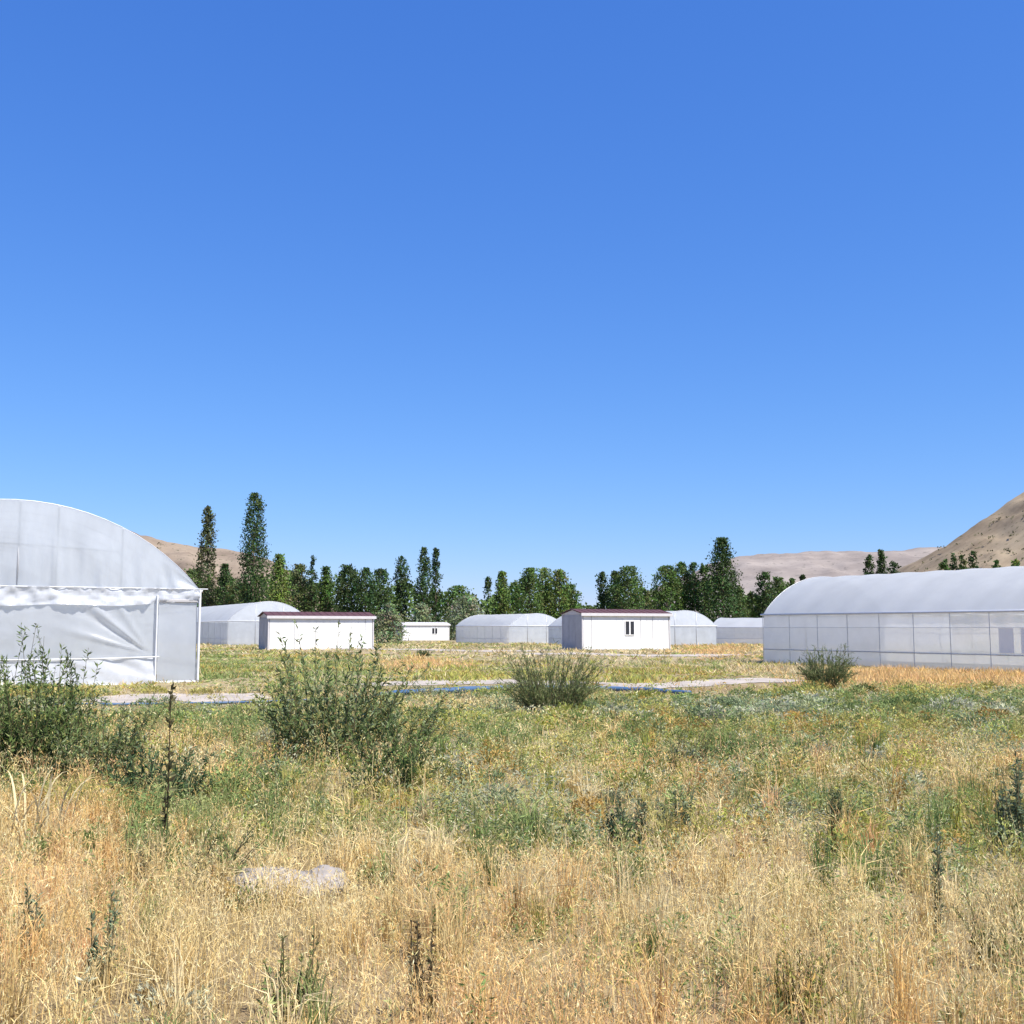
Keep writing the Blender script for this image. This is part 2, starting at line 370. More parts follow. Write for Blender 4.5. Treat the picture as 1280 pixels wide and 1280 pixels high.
def greenhouse(label, corner, rz, hw, eave, ridge, L, nb, corner_is='front_right', left='net', detail=2, front=True, zbase=0.0):
    c, s = math.cos(rz), math.sin(rz)
    off = {'front_right': (hw, 0), 'front_left': (-hw, 0), 'back_left': (-hw, L)}[corner_is]
    ox = corner[0] - (off[0] * c - off[1] * s); oy = corner[1] - (off[0] * s + off[1] * c)
    root = tag(empty('greenhouse', (ox, oy, zbase), rz), label, 'greenhouse', 'arched film greenhouses on the site')
    footprints.append((ox, oy, rz, -hw - .05, hw + .05, -.05, L))
    sg = lambda u, amp: amp * np.abs(np.sin(u * math.pi * nb))
    xs, zs = arc_pts(hw, eave, ridge, 41)
    def roof(u, v):
        k = v * 40; i = np.clip(k.astype(int), 0, 39); f = k - i
        x = xs[i] * (1 - f) + xs[i + 1] * f; z = zs[i] * (1 - f) + zs[i + 1] * f
        d = .035 * np.sin(u * math.pi * nb) ** 2 + .012 * (vnoise(u * L * 2.3, v * 14, 5) - .5)
        return x * (1 - d / hw), u * L, z - d
    Geo().grid(roof, nb * 4, 40).build('roof_film', M['roof_film'], root, True)
    for k in range(nb + 1):
        y = min(max(L * k / nb, .03), L - .03); ax, az = arc_pts(hw, eave, ridge, 25, .018 if k in (0, nb) else -.075)
        Geo().tube(np.stack([ax, np.full(25, y), az], -1), .014, 5).build('arch_rib', M['steel'], root, True)
        if detail > 1:
            Geo().tube([(-hw + .1, y, eave), (hw - .1, y, eave)], .022, 5).build('tie_bar', M['steel'], root, True)
    for sx in (-1, 1):
        g = Geo().tube([(sx * (hw + .03), -.12, eave), (sx * (hw + .03), L + .1, eave)], .05, 6); g.build('gutter', M['white_steel'], root, True)
        for k in range(nb + 1):
            y = L * k / nb
            Geo().bbox(sx * (hw + .012) - .012, sx * (hw + .012) + .012, y - .012, y + .012, -.15, eave - .02, .004).build('post', M['steel'], root)
        flap_h = .58 if left == 'net' else .35
        wr = lambda u, v, a, q: a * (vnoise(u * L * 3.1 + q, v * 2.5, 8 + q) - .5)
        Geo().grid(lambda u, v: (sx * (hw - .03) + wr(u, v, .03, 1), u * L, eave - flap_h * (1 - v)), nb * 6, 3).build('side_flap', M['net'] if left == 'net' else M['film'], root, True)
        Geo().grid(lambda u, v: (sx * (hw - .045) + wr(u, v, .04, 2), u * L, .64 + (eave - flap_h - .64) * v), nb * 6, 5).build('side_net' if left == 'net' else 'side_film', M['net'] if left == 'net' else M['film'], root, True)
        Geo().grid(lambda u, v: (sx * (hw - .02) + wr(u, v, .05, 3), u * L, -.1 + .76 * v), nb * 6, 3).build('skirt', M['net'] if left == 'net' else M['film'], root, True)
        for z in (.64, eave - flap_h):
            Geo().tube([(sx * (hw + .028), 0, z), (sx * (hw + .028), L, z)], .022 if z < 1 else .009, 5).build('rail', M['steel'] if z < 1 else M['white_steel'], root, True)
    for y, yes in ((0, front), (L, True)):
        if not yes: continue
        def gab(u, v):
            x = (u * 2 - 1) * hw * .995
            fold = .05 * (vnoise(x * 2.1, v * .8, 21) - .5)
            return x, y + fold, eave + (arc_z(x, hw, eave, ridge) - eave) * v
        Geo().grid(gab, 48, 8).build('gable_film', M['film'], root, True)
        Geo().grid(lambda u, v: ((u * 2 - 1) * hw * .99, y + .05 * (vnoise(u * 20, v * 3, 23) - .5), -.1 + eave * v + .1 * v), 48, 6).build('end_film', M['film'], root, True)
        Geo().tube([(-hw, y - .03, eave), (hw, y - .03, eave)], .04, 5).build('eave_beam', M['white_steel'], root, True)
        for x in (-hw * .34, hw * .34):
            Geo().tube([(x, y - .04, -.1), (x, y - .04, arc_z(x, hw, eave, ridge))], .025, 5).build('gable_post', M['steel'], root, True)
    return root

def crumple(x, z, s): return (fbm(x * 2.2, z * 5.5, s, 4) - .5)

# the large greenhouse at the left edge, its front end built in full
HW, EV, RG, LL = 5.13, 2.70, 5.16, 34.0
cn = ground_at(246, 853)
big = greenhouse('large clear film greenhouse cut off by the left edge of the picture', cn, SITE, HW, EV, RG, LL, 13, 'front_right', 'film', 2, False)
def big_front(root):
    fold = lambda x, z: (.16 * (vnoise(x * 1.9, z * .35, 41) - .5) + .11 * (vnoise(x * 5.2 + z * .3, z * .45, 42) - .5) + .04 * (vnoise(x * 11, z * .8, 43) - .5)) * np.clip((RG - z) * .8, 0.1, 1)
    Geo().grid(lambda u, v: ((u * 2 - 1) * HW * .997, -.02 + fold((u * 2 - 1) * HW, EV + 3 * v), EV + .02 + (arc_z((u * 2 - 1) * HW * .997, HW, EV, RG) - EV - .02) * v), 120, 26).build('gable_film', M['milky_film'], root, True)
    for x in (-3.7, -1.85, .15, 1.15, 2.9):
        Geo().tube([(x, .02, .0 if x < 0 else EV), (x, .02, arc_z(x, HW, EV, RG))], .03, 6).build('gable_post', M['white_steel'], root, True)
    Geo().tube([(-HW, .08, EV + 1.25), (0, .08, EV + 1.25), (HW * .55, .08, EV + 1.1)], .02, 5).build('gable_brace', M['steel'], root, True)
    # crumpled doubled band of film hanging at eave height
    lower = lambda x: EV - .42 - .10 * vnoise(x * .9, 3, 44) + .12 * np.clip((x - 2.6) / 1.2, 0, 1)
    Geo().grid(lambda u, v: ((u * 2 - 1) * HW, -.11 + .24 * crumple((u * 2 - 1) * HW * 1.9, v * .35, 45) + .05 * crumple((u * 2 - 1) * HW * 3, v * 2, 46), lower((u * 2 - 1) * HW) * (1 - v) + (EV + .06) * v), 150, 10).build('eave_flap', M['white_film'], root, True)
    Geo().tube([(-HW - .05, -.12, EV + .05), (HW + .22, -.12, EV + .05)], .018, 6).build('eave_beam', M['white_steel'], root, True)
    # wrinkled curtain between the band and the skirt, pulled tight towards its lower right corner
    x1 = HW - 1.22
    def cur(u, v):
        x = -HW + (x1 + HW) * u; z = .70 + 1.72 * v - .05 * np.sin(u * math.pi)
        dx, dz = (x1 - .15 - x), (z - .85)
        r = np.hypot(dx, dz); th = np.arctan2(dz, dx + 1e-6)
        ray = np.exp(-((th - .70) / .055) ** 2) - .8 * np.exp(-((th - .58) / .05) ** 2) + .7 * np.exp(-((th - .30) / .05) ** 2) + .5 * np.exp(-((th - 1.0) / .07) ** 2)
        y = -.05 + -.085 * ray * np.exp(-((r - 1.2) / 1.1) ** 2) + .05 * (vnoise(x * 1.1, z * .9, 46) - .5) + .03 * crumple(x * .7, z * .5, 47)
        return x, y, z
    Geo().grid(cur, 150, 40).build('curtain', M['film'], root, True)
    def sk(u, v):
        x = -HW + (x1 + HW) * u; z = -.06 + .80 * v
        return x, -.10 - .16 * (1 - v) ** 2 * (.4 + .6 * np.sin(u * 9) ** 2) + .17 * crumple(x * .8 + z * 1.4, z * .35, 48), z
    Geo().grid(sk, 150, 12).build('skirt', M['white_film'], root, True)
    Geo().tube([(-HW, -.13, .72), (x1 - 1.5, -.13, .73), (x1 + .1, -.13, .77)], .022, 6).build('rail', M['white_steel'], root, True)
    # door panel by the corner
    d = empty('door', (0, 0, 0)); d.parent = root
    Geo().grid(lambda u, v: (x1 + .06 + (HW - x1 - .12) * u, -.04 + .03 * (vnoise(u * 4, v * 5, 49) - .5), .06 + 2.30 * v), 12, 20).build('door_film', M['door_film'], d, True)
    Geo().bbox(x1 + .05, HW - .05, -.09, -.02, 2.36, 2.44, .008).build('lintel', M['core'], d)
    Geo().bbox(x1 + .05, HW - .05, -.09, -.02, 0.0, .06, .008).build('sill', M['white_steel'], d)
    Geo().bbox(x1 - .022, x1 + .022, -.16, -.04, -.12, 2.55, .01).build('door_post', M['white_steel'], root)
    Geo().bbox(HW - .03, HW + .03, -.15, -.03, -.12, 2.72, .01).build('corner_post', M['white_steel'], root)
big_front(big)

# the long one on the right
cr_ = ground_at(955, 829)
def right_house():
    r = greenhouse('long arched greenhouse with netted side wall at the right edge', cr_, math.radians(28.4), 3.9, 2.2, 4.02, 26.0, 15, 'back_left', 'net', 2, True)
    # white panels fixed in the netted side near the right edge of the picture
    for (y0, y1) in ((12.9, 13.5), (11.1, 12.6)):
        Geo().bbox(-3.9 - .015, -3.9 + .02, y0, y1, .70, 1.60, .006).build('white_panel', M['white_sheet'], r)
    Geo().bbox(-3.9 - .03, -3.9 - .018, 11.75, 11.98, .95, 1.45, .003).build('small_window', M['core'], r)
right_house()
greenhouse('greenhouse behind the cabin and left of it with a white eave line', at(284, 809, 108), SITE, 4.1, 2.4, 4.35, 48, 16, 'front_left', 'film', 1, True, -.12)
greenhouse('middle greenhouse between the small far cabin and the windowed cabin', at(636, 805, 128), SITE, 3.7, 2.15, 3.6, 15, 7, 'front_left', 'net', 1, True, -.3)
greenhouse('greenhouse showing its gable end just right of the windowed cabin', at(896, 807, 105), SITE, 3.6, 1.9, 3.35, 20, 8, 'front_right', 'film', 1, True, -.12)
greenhouse('low far greenhouse partly hidden by the long right greenhouse', at(889, 803, 122), math.radians(60), 3.6, 1.85, 2.95, 24, 9, 'back_left', 'net', 1, True, -.2)

# ------------------------------------------------------------------ white site cabins
def cabin(label, px, py, d, L, W, H, rz, seams, window=None, end_window=False, zb=None, roof_mat='red_roof'):
    p = at(px, py, d)
    z0 = float(gz(p[0], d)) - .02 if zb is None else zb
    root = tag(empty('cabin', (p[0], p[1], z0), rz), label, 'cabin', 'white prefabricated site cabins')
    footprints.append((p[0], p[1], rz, -.1, L + .1, -.1, W + .1))
    Geo().box(.02, L - .02, .02, W - .02, 0, H - .02).build('wall_core', M['core'], root)
    e = [0.07] + [L * f for f in seams] + [L - .07]
    for a, b in zip(e[:-1], e[1:]):          # front wall panels, sub-divided by shallow grooves
        g = Geo(); n = max(1, round((b - a) / .55)); w = (b - a - .03) / n
        g.bbox(a + .015, b - .015, -.012, .015, .10, H - .14, .004)
        for k in range(n): g.bbox(a + .015 + k * w + .012, a + .015 + (k + 1) * w - .012, -.022, -.0125, .11, H - .15, .005)
        g.build('wall_panel', M['panel'], root)
    for k in range(3):                       # end wall panels, the left ones coloured as shaded
        a, b = .07 + (W - .14) * k / 3, .07 + (W - .14) * (k + 1) / 3
        Geo().bbox(-.022, .015, a + .012, b - .012, .10, H - .14, .005).build('wall_panel', M['shaded_panel'], root)
        Geo().bbox(L - .015, L + .022, a + .012, b - .012, .10, H - .14, .005).build('wall_panel', M['panel'], root)
    for x, y in ((0, 0), (L, 0), (0, W), (L, W)):
        Geo().bbox(x - .05, x + .05, y - .05, y + .05, 0, H, .01).build('corner_post', M['trim'], root)
    Geo().box(-.03, L + .03, -.035, W + .035, -.12, .09).build('base_beam', M['trim'], root)
    # low gabled roof with a small overhang
    o = .16; rp = .30
    g = Geo(); prof = [(-o, H - .02), (W / 2, H + rp), (W + o, H - .02)]
    for (ya, za), (yb, zb_) in zip(prof[:-1], prof[1:]):
        v = [(x, y, z + dz) for dz in (.03, .075) for (y, z) in ((ya, za), (yb, zb_)) for x in (-o, L + o)]
        g.add(v, q=[(0, 2, 3, 1), (4, 5, 7, 6), (0, 1, 5, 4), (2, 6, 7, 3), (0, 4, 6, 2), (1, 3, 7, 5)])
    rf = g.build('roof', M[roof_mat], root)
    n = int(L / .5)
    for k in range(n + 1):
        x = -o + .04 + (L + 2 * o - .08) * k / n
        Geo().tube([(x, -o, H + .06), (x, W / 2, H + rp + .08)], .022, 4).build('roof_rib', M[roof_mat], rf)
    Geo().bbox(-o - .02, L + o + .02, -o - .045, -o - .003, H - .15, H + .055, .008).build('fascia', M['trim'], root)
    for x in (-.012, L - .02):               # gable triangles
        g = Geo(); v = [(x, -o + .02, H - .02), (x, W + o - .02, H - .02), (x, W / 2, H + rp - .01)]
        v += [(a + .032, b, c) for a, b, c in v]
        g.add(v, t=[(0, 2, 1), (3, 4, 5)], q=[(0, 1, 4, 3), (1, 2, 5, 4), (2, 0, 3, 5)]); g.build('gable_end', M['trim'], root)
    if window:
        cx, cz, w, h = window
        wd = empty('window', (cx, -.03, cz)); wd.parent = root
        g = Geo()
        for (a, b, c_, d_) in ((-w / 2, -w / 2 + .05, -h / 2, h / 2), (w / 2 - .05, w / 2, -h / 2, h / 2), (-.05, .05, -h / 2, h / 2),
                               (-w / 2 + .05, w / 2 - .05, h / 2 - .05, h / 2), (-w / 2 + .05, w / 2 - .05, -h / 2, -h / 2 + .05)):
            g.bbox(a, b, -.05, .02, c_, d_, .006)
        g.build('frame', M['panel'], wd)
        for a, b in ((-w / 2 + .055, -.055), (.055, w / 2 - .055)):
            Geo().box(a, b, -.02, .004, -h / 2 + .055, h / 2 - .055).build('pane', M['pane'], wd)
    if end_window:
        for y in (W * .3, W * .7):
            Geo().bbox(-.03, -.0225, y - .22, y + .22, 1.0, 1.9, .004).build('end_hatch', M['core'], root)
    return root

cabin('windowless white cabin with dark red roof beside the left greenhouse', 335, 811, 80, 8.0, 2.5, 2.45, SITE, (.24, .92), None, True)
cabin('white cabin with a two-pane window and dark red roof in the middle', 728, 813, 78, 7.45, 2.8, 2.62, SITE, (.10, .66, .80), (3.95, 1.62, .82, 1.05))
cabin('small far white cabin with one dark window by the trees', 503, 799, 165, 7.6, 2.4, 2.4, SITE, (.35, .7), (5.2, 1.45, .95, .95), zb=-.3, roof_mat='trim')

# ------------------------------------------------------------------ trees
PAL = {'dark': (.056, .094, .032), 'mid': (.092, .145, .040), 'light': (.145, .20, .050), 'olive': (.12, .15, .055), 'grey': (.22, .265, .14), 'brown': (.090, .108, .045)}
def tree(name, label, px, top, wpx, d, style, pal, lean=0.0, cat='tree', grp='trees behind the site'):
    P = at(px, top, d); base = np.array([P[0], d, float(gz(P[0], d)) - .05]); h = P[2] - base[2]; R = wpx * (1.0 if style in ('poplar', 'slim') and h > 13 else 1.2) / 2 * d / F
    root = tag(empty(name, base), label, cat, grp)
    seed = int(px * 7 + top)
    t0 = {'poplar': .05, 'slim': .05, 'cone': .04, 'round': .12, 'bush': .02}[style]
    def env(t):
        if style in ('poplar', 'slim'): return R * np.minimum(1, (np.maximum(t, 0) / .14 + .25) ** .7) * np.clip(1 - t ** 5, 0, 1) ** .55 * (.88 + .12 * np.sin(t * 9 + seed))
        if style == 'cone': return R * np.clip(1.04 - t, 0, 1) ** .62 * np.minimum(1, .55 + t * 3)
        if style == 'bush': return R * np.sqrt(np.clip(1 - t ** 2.2, 0, 1)) * (.85 + .15 * np.cos(t * 3))
        return R * np.sqrt(np.clip(1 - ((t - .42) / .6) ** 2, 0.02, 1))
    ls = d * .00145
    area = 2 * R * h
    nL = int(np.clip(area / (ls * ls) * 5.2, 1200, 13000)); per = 16; nc = nL // per
    t = rng.random(nc) ** 1.0; ang = rng.random(nc) * 2 * math.pi; u = rng.random(nc) ** .42
    lump = .74 + .5 * vnoise(t * h / (R * .9) + seed, ang / 6.283 * 6, seed)
    r = env(t) * u * lump
    cc = np.stack([r * np.cos(ang) + lean * h * t, r * np.sin(ang), h * (t0 + (1 - t0) * t)], -1)
    cs = np.minimum(R * .26, 1.0) * (.35 + .65 * env(t) / R) * (.6 + .8 * rng.random(nc))
    up = 1.9 if style in ('poplar', 'slim', 'cone') else 1.0
    pos = cc[:, None] + rng.normal(size=(nc, per, 3)) * (cs[:, None, None] * np.array([.62, .62, .62 * up]))
    pos = pos.reshape(-1, 3); pos[:, 2] = np.clip(h - np.abs(h - pos[:, 2]), .1, h)
    colr = np.array(PAL[pal]) * (.62 + .76 * rng.random((nc, 1))) * (1 + .14 * rng.normal(size=(nc, 3)))
    colr = np.repeat(np.clip(colr, .008, .5), per, 0) * (.9 + .2 * rng.random((nc * per, 1)))
    dirs = rng.normal(size=(len(pos), 3)) + np.array([0, 0, .5 if up > 1 else .0])
    L = ls * (.7 + .7 * rng.random(len(pos)))
    out = np.stack([pos[:, 0] - lean * pos[:, 2], pos[:, 1], .35 * R + .35 * (pos[:, 2] - .5 * h) * R / h], -1); out /= np.linalg.norm(out, axis=1)[:, None] + 1e-6
    g = Geo(); g.leaves(pos, dirs, L * 1.25, L * .85, colr, out * 1.1); g.build('crown', M['tree'], root)
    g = Geo(); g.tube([(0, 0, -.2), (lean * h * .3, 0, h * .35), (lean * h * .8, 0, h * .82)], [max(.12, R * .10), max(.09, R * .07), .03], 6)
    for k in range(7):
        tb = .15 + .09 * k; a = rng.random() * 6.28; rr = env(np.array(tb + .15)) * .6
        p0 = np.array([lean * h * tb, 0, h * tb]); p1 = p0 + [rr * math.cos(a), rr * math.sin(a), h * .14]
        g.tube([p0, (p0 + p1) / 2 + [0, 0, -.1], p1], [.07, .05, .02], 4)
    g.build('trunk', M['bark'], root, True)
    return root

TREES = [
 ('poplar', 'second tallest columnar poplar rising behind the large left greenhouse', 261, 634, 26, 172, 'poplar', 'brown', 0),
 ('poplar', 'tallest poplar of all, thick and ragged, left of the windowless cabin', 319, 617, 37, 165, 'poplar', 'dark', 0),
 ('tree', 'slim dark tree between the two tallest poplars', 281, 706, 22, 178, 'slim', 'dark', 0),
 ('tree', 'rounded green tree at the foot of the leftmost poplar', 243, 712, 30, 180, 'round', 'mid', 0),
 ('tree', 'low yellowish bushy tree between the foot of the two tallest poplars', 296, 728, 26, 172, 'round', 'olive', 0),
 ('tree', 'yellow-green tree just right of the tallest poplar', 350, 694, 34, 174, 'cone', 'light', 0),
 ('tree', 'mid green tree over the left half of the windowless cabin', 374, 706, 26, 182, 'round', 'olive', 0),
 ('tree', 'very thin dark spire above the windowless cabin', 391, 696, 13, 180, 'slim', 'dark', 0),
 ('tree', 'conical green tree directly right of the thin dark spire', 408, 709, 28, 184, 'cone', 'mid', 0),
 ('tree', 'broad dark green tree above the right half of the windowless cabin', 435, 706, 27, 180, 'round', 'dark', 0),
 ('tree', 'dark tree with two tops right of the windowless cabin', 457, 711, 26, 178, 'poplar', 'dark', 0),
 ('tree', 'last dark tree of the left row before the slim poplar', 476, 712, 26, 186, 'round', 'dark', 0),
 ('poplar', 'lone slim poplar left of the paired poplars', 502, 696, 21, 188, 'slim', 'dark', 0),
 ('poplar', 'left and thicker of the two paired dark poplars', 530, 685, 22, 186, 'poplar', 'dark', 0),
 ('poplar', 'right and thinner of the two paired dark poplars', 545, 686, 15, 188, 'slim', 'dark', 0),
 ('shrub', 'round grey-green willow shrub right of the windowless cabin', 487, 755, 36, 132, 'bush', 'grey', 0),
 ('shrub', 'olive shrub right behind the small far cabin', 527, 755, 34, 178, 'bush', 'grey', 0),
 ('tree', 'dark tree right of the paired poplars', 573, 733, 34, 192, 'round', 'mid', 0),
 ('shrub', 'pale willow shrub rising behind the left end of the middle greenhouse', 583, 746, 56, 172, 'bush', 'grey', 0),
 ('tree', 'thin bluish spire alone in the gap over the middle greenhouse', 610, 719, 10, 230, 'slim', 'dark', 0),
 ('tree', 'pointed light green tree over the middle greenhouse', 628, 715, 24, 190, 'cone', 'light', 0),
 ('tree', 'small green tree right of the pointed light one', 644, 728, 20, 192, 'round', 'mid', 0),
 ('tree', 'bushy dark tree over the centre of the middle greenhouse', 662, 711, 32, 184, 'poplar', 'mid', 0),
 ('tree', 'tree with upright top over the right half of the middle greenhouse', 681, 711, 22, 188, 'slim', 'light', 0),
 ('tree', 'light green tree over the right end of the middle greenhouse', 699, 713, 26, 186, 'poplar', 'light', 0),
 ('tree', 'low sloping tree at the right end of that group', 714, 731, 24, 188, 'round', 'mid', 0),
 ('tree', 'narrow dark tree above the left corner of the windowed cabin', 754, 716, 17, 192, 'slim', 'dark', 0),
 ('tree', 'dark tree between the narrow one and the broad one over the windowed cabin', 769, 715, 20, 190, 'poplar', 'dark', 0),
 ('tree', 'broad rounded tree over the window of the windowed cabin', 785, 709, 34, 186, 'round', 'mid', 0),
 ('tree', 'short sparse tree in the gap over the windowed cabin', 809, 737, 14, 215, 'slim', 'olive', 0),
 ('tree', 'broad green tree over the right end of the windowed cabin', 833, 708, 34, 186, 'round', 'mid', 0),
 ('tree', 'dark tree with narrow top right of the windowed cabin', 851, 704, 22, 188, 'poplar', 'mid', 0),
 ('tree', 'upright narrow tree left of the tall dark cone', 867, 704, 18, 186, 'slim', 'dark', 0),
 ('tree', 'second upright narrow tree touching the tall dark cone', 880, 706, 16, 190, 'slim', 'mid', 0),
 ('tree', 'tall dark conical tree right of the middle, highest on that side', 902, 673, 46, 182, 'cone', 'dark', 0),
 ('tree', 'small green tree at the right foot of the tall cone', 924, 734, 20, 186, 'cone', 'mid', 0),
 ('tree', 'low light tree between the tall cone and the right greenhouse', 940, 740, 20, 190, 'round', 'light', 0),
 ('tree', 'dark upright tree left of the long right greenhouse roof', 956, 716, 24, 188, 'poplar', 'dark', 0),
 ('tree', 'bushy tree on the curve of the right greenhouse roof', 973, 722, 22, 192, 'round', 'mid', 0),
 ('tree', 'small pointed tree over the curve of the right greenhouse roof', 990, 724, 16, 194, 'cone', 'mid', 0),
 ('tree', 'thin spire tip above the start of the right greenhouse ridge', 1003, 719, 9, 200, 'slim', 'dark', 0),
 ('tree', 'left tree of the dark trio above the right greenhouse roof', 1086, 694, 17, 300, 'poplar', 'dark', 0),
 ('tree', 'middle and tallest tree of the dark trio above the right roof', 1101, 688, 20, 302, 'cone', 'dark', 0),
 ('tree', 'right and lowest tree of the dark trio above the right roof', 1117, 702, 17, 298, 'round', 'dark', 0),
 ('tree', 'leftmost of the four small trees at the foot of the hill', 1180, 700, 14, 330, 'round', 'mid', 0),
 ('tree', 'second of the four small trees at the foot of the hill', 1191, 693, 15, 332, 'slim', 'dark', 0),
 ('tree', 'third of the four small trees at the foot of the hill', 1203, 695, 14, 330, 'round', 'mid', 0),
 ('tree', 'rightmost and tallest of the four small trees at the foot of the hill', 1216, 690, 18, 334, 'poplar', 'dark', 0),
 ('tree', 'tiny tree alone on the roof line right of the four', 1246, 701, 13, 340, 'round', 'mid', 0),
 ('tree', 'tiny tree at the right edge on the roof line', 1269, 700, 14, 340, 'round', 'light', 0),
]
for (nm, lb, px, top, w, d, st, pal, ln) in TREES:
    tree(nm, lb, px, top, w, d, st, pal, ln, cat='shrub' if nm == 'shrub' else ('poplar' if nm == 'poplar' else 'tree'))

def hill_scrub(P, n, size, label):
    c = P[rng.integers(0, len(P), n)] + rng.normal(size=(n, 3)) * np.array([4, 3, 0]); k = 7
    thick = fbm(c[:, 0] / 30, c[:, 1] / 30, 201, 3); c = c[thick > .46]; n = len(c)
    pos = (c[:, None] + rng.normal(size=(n, k, 3)) * np.array([.6, .6, .35]) * size + np.array([0, 0, .4])).reshape(-1, 3); L = size * (.6 + .7 * rng.random(n * k))
    g = Geo(); g.leaves(pos, rng.normal(size=(n * k, 3)) + np.array([0, 0, .8]), L, L * .8, np.array([(.13, .125, .065)]) * (.7 + .6 * rng.random((n * k, 1))))
    tag(g.build('hill_scrub', M['tree']), label, 'scrub', kind='stuff')
hill_scrub(HR, 2600, .95, 'low dry scrub dotted over the steep right hill')
hill_scrub(HL, 1600, .85, 'low dry scrub dotted over the left hill')

# a distant hedge that reads as one mass closes the gaps low between the trunks
HEDGE = [(150, 745), (240, 735), (300, 732), (350, 726), (420, 722), (475, 724), (490, 738), (520, 730), (560, 740), (592, 752), (606, 754), (622, 738), (660, 728), (700, 732),
         (722, 752), (746, 755), (757, 738), (790, 730), (808, 748), (818, 744), (832, 730), (890, 724), (930, 742), (950, 746), (965, 736), (1000, 740), (1015, 752), (1090, 752)]
def far_hedge():
    g = Geo(); n = 26000; D = 228
    hp = np.array(HEDGE, float); px = rng.uniform(150, 1090, n)
    top = np.array([at(a, b, D)[2] for a, b in HEDGE])
    x = (px - 640) / F * D; y = D + rng.uniform(-4, 4, n)
    hh = (np.interp(px, hp[:, 0], top) + .3) * (.80 + .34 * vnoise(x / 2.2, 2, 77) + .10 * vnoise(x / .8, 5, 78))
    z = -.3 + hh * rng.random(n) ** .8
    c = np.array(PAL['mid']) * (.55 + .95 * vnoise(x / 2.3, z / 2.6, 79))[:, None] * (.8 + .4 * rng.random((n, 1)))
    L = .45 + .4 * rng.random(n)
    g.leaves(np.stack([x, y, z], -1), rng.normal(size=(n, 3)), L * 1.2, L * .8, c, np.tile([[.25, -.8, .6]], (n, 1)))
    tag(g.build('far_wood', M['tree']), 'distant belt of green scrub and trees filling in behind the tree row', 'wood', kind='stuff')
far_hedge()

# ------------------------------------------------------------------ shrubs and single weeds
def shrub(name, label, base_px, d, hgt, rad, n, lpn, leaf, cols, cat='shrub', group=None, upright=.75, stemcol=(.16, .13, .07), blobx=0.0, leafup=.6, stem_r=.006, tall=0):
    b = ground_at(*base_px); sc = d / b[1]; b = b * sc
    b[2] = float(gz(b[0], b[1]))
    if name == 'field_weed' and b[1] < 7: hgt, rad = hgt * 1.38, rad * 1.2      # stands clear of the dry grass
    root = tag(empty(name, b), label, cat, group)
    gs, gl = Geo(), Geo(); cols = np.array(cols, float)
    for k in range(n):
        a = rng.random() * 6.283; r0 = rad * .55 * math.sqrt(rng.random()); r1 = rad * (.35 + .75 * rng.random())
        p0 = np.array([r0 * math.cos(a), r0 * math.sin(a), -.02])
        h = hgt * (.40 + .66 * rng.random() ** 1.7) * (1 - .35 * (1 - upright) * r1 / rad)
        if k < tall: r1 *= .5; h = hgt * (.95 + .28 * rng.random())
        w = rng.normal(size=2) * rad * .1
        p2 = np.array([r0 * math.cos(a) * .4 + r1 * math.cos(a) * (1.25 - upright) + w[0] + blobx * h, r1 * math.sin(a) * (1.25 - upright) + w[1], h])
        p1 = (p0 + p2) / 2 + np.array([.3 * (p0[0] - p2[0]), .3 * (p0[1] - p2[1]), .08 * h])
        t = np.linspace(0, 1, 5)[:, None]
        gs.tube((1 - t) ** 2 * p0 + 2 * t * (1 - t) * p1 + t * t * p2, stem_r * np.linspace(1, .3, 5), 3, c=np.array(stemcol) * (.8 + .4 * rng.random()))
        m = max(4, int(lpn * (.7 + .6 * rng.random())))
        tt = (.12 + .88 * rng.random(m) ** .8)[:, None]
        pos = (1 - tt) ** 2 * p0 + 2 * tt * (1 - tt) * p1 + tt * tt * p2
        tan = 2 * (1 - tt) * (p1 - p0) + 2 * tt * (p2 - p1); tan /= np.linalg.norm(tan, axis=1)[:, None] + 1e-9
        dr = tan * leafup + rng.normal(size=(m, 3)) * .55
        L = leaf[0] * (.6 + .8 * rng.random(m)) * (1.15 - .45 * tt[:, 0])
        ci = cols[rng.integers(0, len(cols), m)] * (.7 + .6 * rng.random((m, 1))) * (.85 + .3 * rng.random())
        gl.leaves(pos, dr, L, L * leaf[1], ci)
    gs.build('stems', M['leaf'], root); gl.build('foliage', M['leaf'], root)
    return root

W1 = [(.12, .175, .05), (.16, .215, .07), (.21, .255, .10), (.09, .13, .045)]
W2 = [(.13, .19, .065), (.19, .245, .10), (.27, .31, .17), (.10, .14, .05), (.27, .26, .09)]
W3 = [(.095, .135, .05), (.14, .175, .07), (.21, .22, .10)]
BG = [(.18, .23, .13), (.24, .28, .17), (.14, .18, .09)]
OL = [(.22, .24, .08), (.28, .28, .11), (.16, .19, .07)]
DK = [(.085, .12, .05), (.13, .16, .07), (.18, .20, .09)]
DB = [(.14, .10, .05), (.20, .14, .08), (.10, .09, .05)]
shrub('willow_shrub', 'tall leafy willow shrub of upright shoots at the left edge', (45, 975), 12.0, 1.36, .95, 125, 46, (.08, .27), W1, upright=.72, tall=9)
shrub('willow_shrub', 'short right flank of the shrub at the left edge, below the greenhouse skirt', (128, 985), 11.5, .98, .66, 70, 40, (.07, .27), W2, upright=.6)
shrub('willow_shrub', 'largest shrub with long leafy shoots in front of the windowless cabin', (418, 945), 13.4, 1.40, 1.2, 125, 44, (.09, .29), W2, upright=.55, tall=10)
shrub('willow_shrub', 'small dark offshoot at the lower right of the largest shrub', (488, 990), 10.8, .80, .55, 56, 38, (.07, .28), W1, upright=.5)
